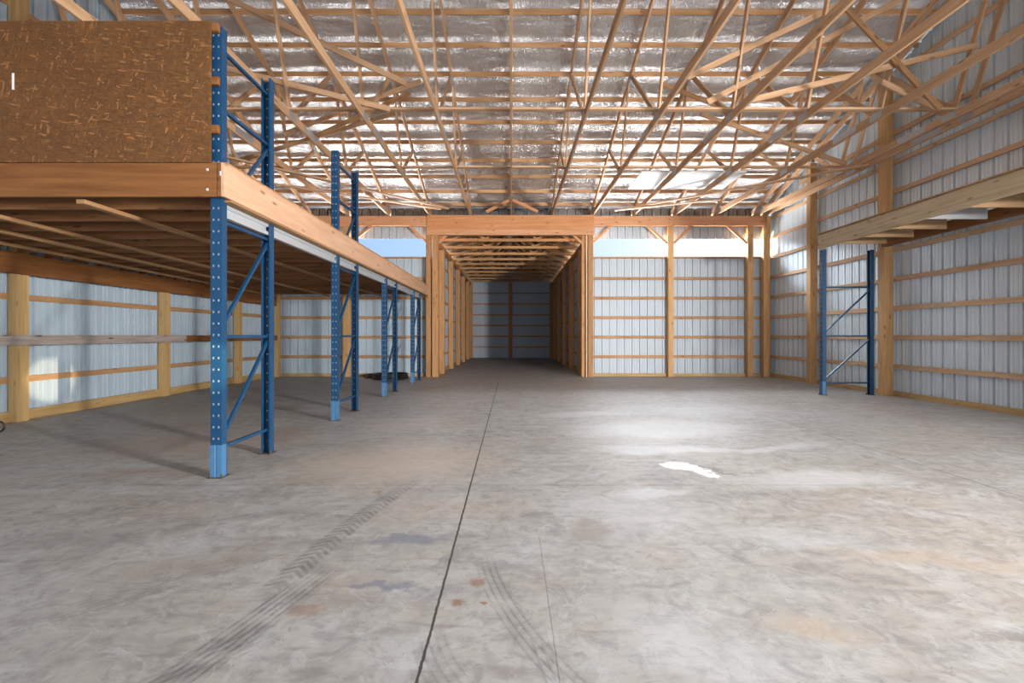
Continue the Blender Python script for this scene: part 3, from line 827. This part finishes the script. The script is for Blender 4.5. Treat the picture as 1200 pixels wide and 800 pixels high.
# ------------------------------------------------------------------ small things on the floor
def torus(bm, c, R, rr, normal='z', seg=40, ring=8, wob=0.0, ph=0.0):
    rows = []
    for i in range(seg):
        a = 2*math.pi*i/seg
        Rr = R + wob*math.sin(3*a+ph)
        row = []
        for k in range(ring):
            b = 2*math.pi*k/ring
            q = Rr + rr*math.cos(b); h = rr*math.sin(b)
            if normal == 'z': p = (c[0]+q*math.cos(a), c[1]+q*math.sin(a), c[2]+h+wob*.3*math.sin(2*a+ph))
            else: p = (c[0]+q*math.cos(a), c[1]+h, c[2]+q*math.sin(a))
            row.append(bm.verts.new(p))
        rows.append(row)
    for i in range(seg):
        for k in range(ring):
            f = bm.faces.new((rows[i][k], rows[(i+1) % seg][k], rows[(i+1) % seg][(k+1) % ring], rows[i][(k+1) % ring])); f.smooth = True
bm = bmesh.new()
for i, (R, z) in enumerate(((.48, .028), (.42, .03), (.47, .083), (.40, .085), (.46, .135))):
    torus(bm, (0, 0, z), R, .026, 'z', 48, 8, .008, i*1.7)
me = bpy.data.meshes.new('hose_coil'); bm.to_mesh(me); bm.free()
tag(link('hose_coil', me, M['black'], None, Matrix.Translation((-3.42, 13.45, 0))), 'coil of black hose on the floor behind the farthest rack frames', 'hose', None, 'thing')
bm = bmesh.new(); bmesh.ops.create_icosphere(bm, subdivisions=3, radius=1)
for v in bm.verts:
    n = 1 + .12*math.sin(v.co.x*5+1)*math.cos(v.co.y*4) + .06*math.sin(v.co.z*9+v.co.x*7)
    v.co = Vector((v.co.x*.20*n, v.co.y*.12*n, max(-.05, v.co.z*.075*n)))
for f in bm.faces: f.smooth = True
me = bpy.data.meshes.new('crumpled_sack'); bm.to_mesh(me); bm.free()
tag(link('crumpled_sack', me, M['rubberbrown'], None, Matrix.Translation((-4.08, 13.75, .05))), 'low brown crumpled sack on the floor left of the hose coil', 'sack', None, 'thing')
bm = bmesh.new(); torus(bm, (0, 0, 0), .062, .012, 'y', 32, 8)
me = bpy.data.meshes.new('rubber_ring'); bm.to_mesh(me); bm.free()
tag(link('rubber_ring', me, M['black'], None, Matrix.Translation((-6.505, 6.02, .074))), 'small black rubber ring standing on the floor at the left edge', 'ring', None, 'thing')

# ------------------------------------------------------------------ light
SKY_LOW, SKY_HIGH = .60, 2.0
w = bpy.data.worlds.new('World'); bpy.context.scene.world = w; w.use_nodes = True
nt = w.node_tree; bg = nt.nodes['Background']
tc = nt.nodes.new('ShaderNodeTexCoord'); sp = nt.nodes.new('ShaderNodeSeparateXYZ'); nt.links.new(tc.outputs['Generated'], sp.inputs[0])
ad = nt.nodes.new('ShaderNodeMath'); ad.operation = 'MULTIPLY_ADD'; ad.inputs[1].default_value = .9; ad.inputs[2].default_value = .5
nt.links.new(sp.outputs[0], ad.inputs[0])
cr = nt.nodes.new('ShaderNodeValToRGB'); nt.links.new(ad.outputs[0], cr.inputs[0])
e = cr.color_ramp.elements; e[0].position = .2; e[0].color = (.36, .55, .93, 1); e[1].position = .8; e[1].color = (.92, .96, 1.0, 1)
m_ = e.new(.62); m_.color = (.55, .74, 1.0, 1)
nt.links.new(cr.outputs[0], bg.inputs[0])
mr = nt.nodes.new('ShaderNodeMapRange'); nt.links.new(sp.outputs[2], mr.inputs[0])
mr.inputs[1].default_value = .24; mr.inputs[2].default_value = .5; mr.inputs[3].default_value = SKY_LOW; mr.inputs[4].default_value = SKY_HIGH
nt.links.new(mr.outputs[0], bg.inputs[1])

def area(name, loc, rot, sx, sy, power, col):
    l = bpy.data.lights.new(name, 'AREA'); l.shape = 'RECTANGLE'; l.size = sx; l.size_y = sy; l.energy = power; l.color = col
    o = bpy.data.objects.new(name, l); C.objects.link(o); o.location = loc; o.rotation_euler = rot
    return o
area('daylight_front', (.4, -4.4, 1.5), (math.radians(138), 0, 0), 8, 2.6, 170, (.95, .97, 1.0))
area('daylight_side_door', (7.95, -1.8, 1.8), (0, math.radians(90), 0), .9, 2.2, 720, (1.0, .98, .95))
for nm, xa, xb, pw in (('left', -7.0, -2.6, 1.0), ('right', 2.6, 7.7, 1.25)):
    # unseen lamps added outside: as sunlit ground shining up, as upper sky shining down
    area('ground_glow_' + nm, ((xa+xb)/2, 17.2, 1.6), Vector((0, -2.8, 2.4)).to_track_quat('-Z', 'X').to_euler(), 2.2, xb-xa, 1300*pw, (1.0, .98, .95))
    area('high_sky_' + nm, ((xa+xb)/2, 17.0, 5.62), Vector((0, -2.8, -.9)).to_track_quat('-Z', 'X').to_euler(), 1.5, xb-xa, 620*pw, (.88, .94, 1.0)).data.specular_factor = .3
for nm, xa, xb in (('sky_gap_left', -7.0, -2.5), ('sky_gap_right', 2.5, 7.7)):
    o = area(nm, ((xa+xb)/2, 14.42, 3.88), (math.radians(-90), 0, 0), xb-xa, .56, 1, (1, 1, 1))
    o.data.cycles.is_portal = True
o = area('sky_gap_near', (.4, -4.75, 2.1), (math.radians(90), 0, 0), 8, 4.2, 1, (1, 1, 1)); o.data.cycles.is_portal = True
sl = bpy.data.lights.new('low_sun_gleam', 'SPOT'); sl.energy = 8000; sl.color = (1.0, .80, .52); sl.spot_size = math.radians(2.5); sl.spot_blend = .6; sl.shadow_soft_size = .02
so = bpy.data.objects.new('low_sun_gleam', sl); C.objects.link(so); so.location = (7.3, -3.25, 1.9)
so.rotation_euler = (Vector((-7.15, 7.36, .54)) - so.location).to_track_quat('-Z', 'Y').to_euler()

sl = bpy.data.lights.new('passage_fill_spot', 'SPOT'); sl.energy = 5200; sl.color = (1.0, .96, .90); sl.spot_size = math.radians(44); sl.spot_blend = 1.0; sl.shadow_soft_size = .35  # added fill spot; keeps the door light strong as far as the passage
so = bpy.data.objects.new('passage_fill_spot', sl); C.objects.link(so); so.location = (7.3, -4.2, 1.9)
so.rotation_euler = (Vector((-1.6, 23.0, 1.7)) - so.location).to_track_quat('-Z', 'Y').to_euler()

sl = bpy.data.lights.new('side_door_beam', 'SPOT'); sl.energy = 2500; sl.color = (1.0, .97, .92); sl.spot_size = math.radians(52); sl.spot_blend = 1.0; sl.shadow_soft_size = .20
so = bpy.data.objects.new('side_door_beam', sl); C.objects.link(so); so.location = (7.4, -1.5, 2.3)
so.rotation_euler = (Vector((-3.6, 6.6, .6)) - so.location).to_track_quat('-Z', 'Y').to_euler()

# ------------------------------------------------------------------ camera
cam = bpy.data.cameras.new('camera'); co = bpy.data.objects.new('camera', cam); C.objects.link(co)
co.location = (0, 0, H); co.rotation_euler = (math.radians(90), 0, 0)
cam.sensor_width = 36; cam.lens = 36*F/1200
cam.shift_x = 1/1200; cam.shift_y = -7/1200
sc = bpy.context.scene; sc.camera = co
sc.view_settings.view_transform = 'Standard'; sc.view_settings.look = 'None'
sc.view_settings.exposure = .97; sc.view_settings.gamma = 1; sc.view_settings.use_curve_mapping = False
sc.cycles.max_bounces = 10; sc.cycles.diffuse_bounces = 6
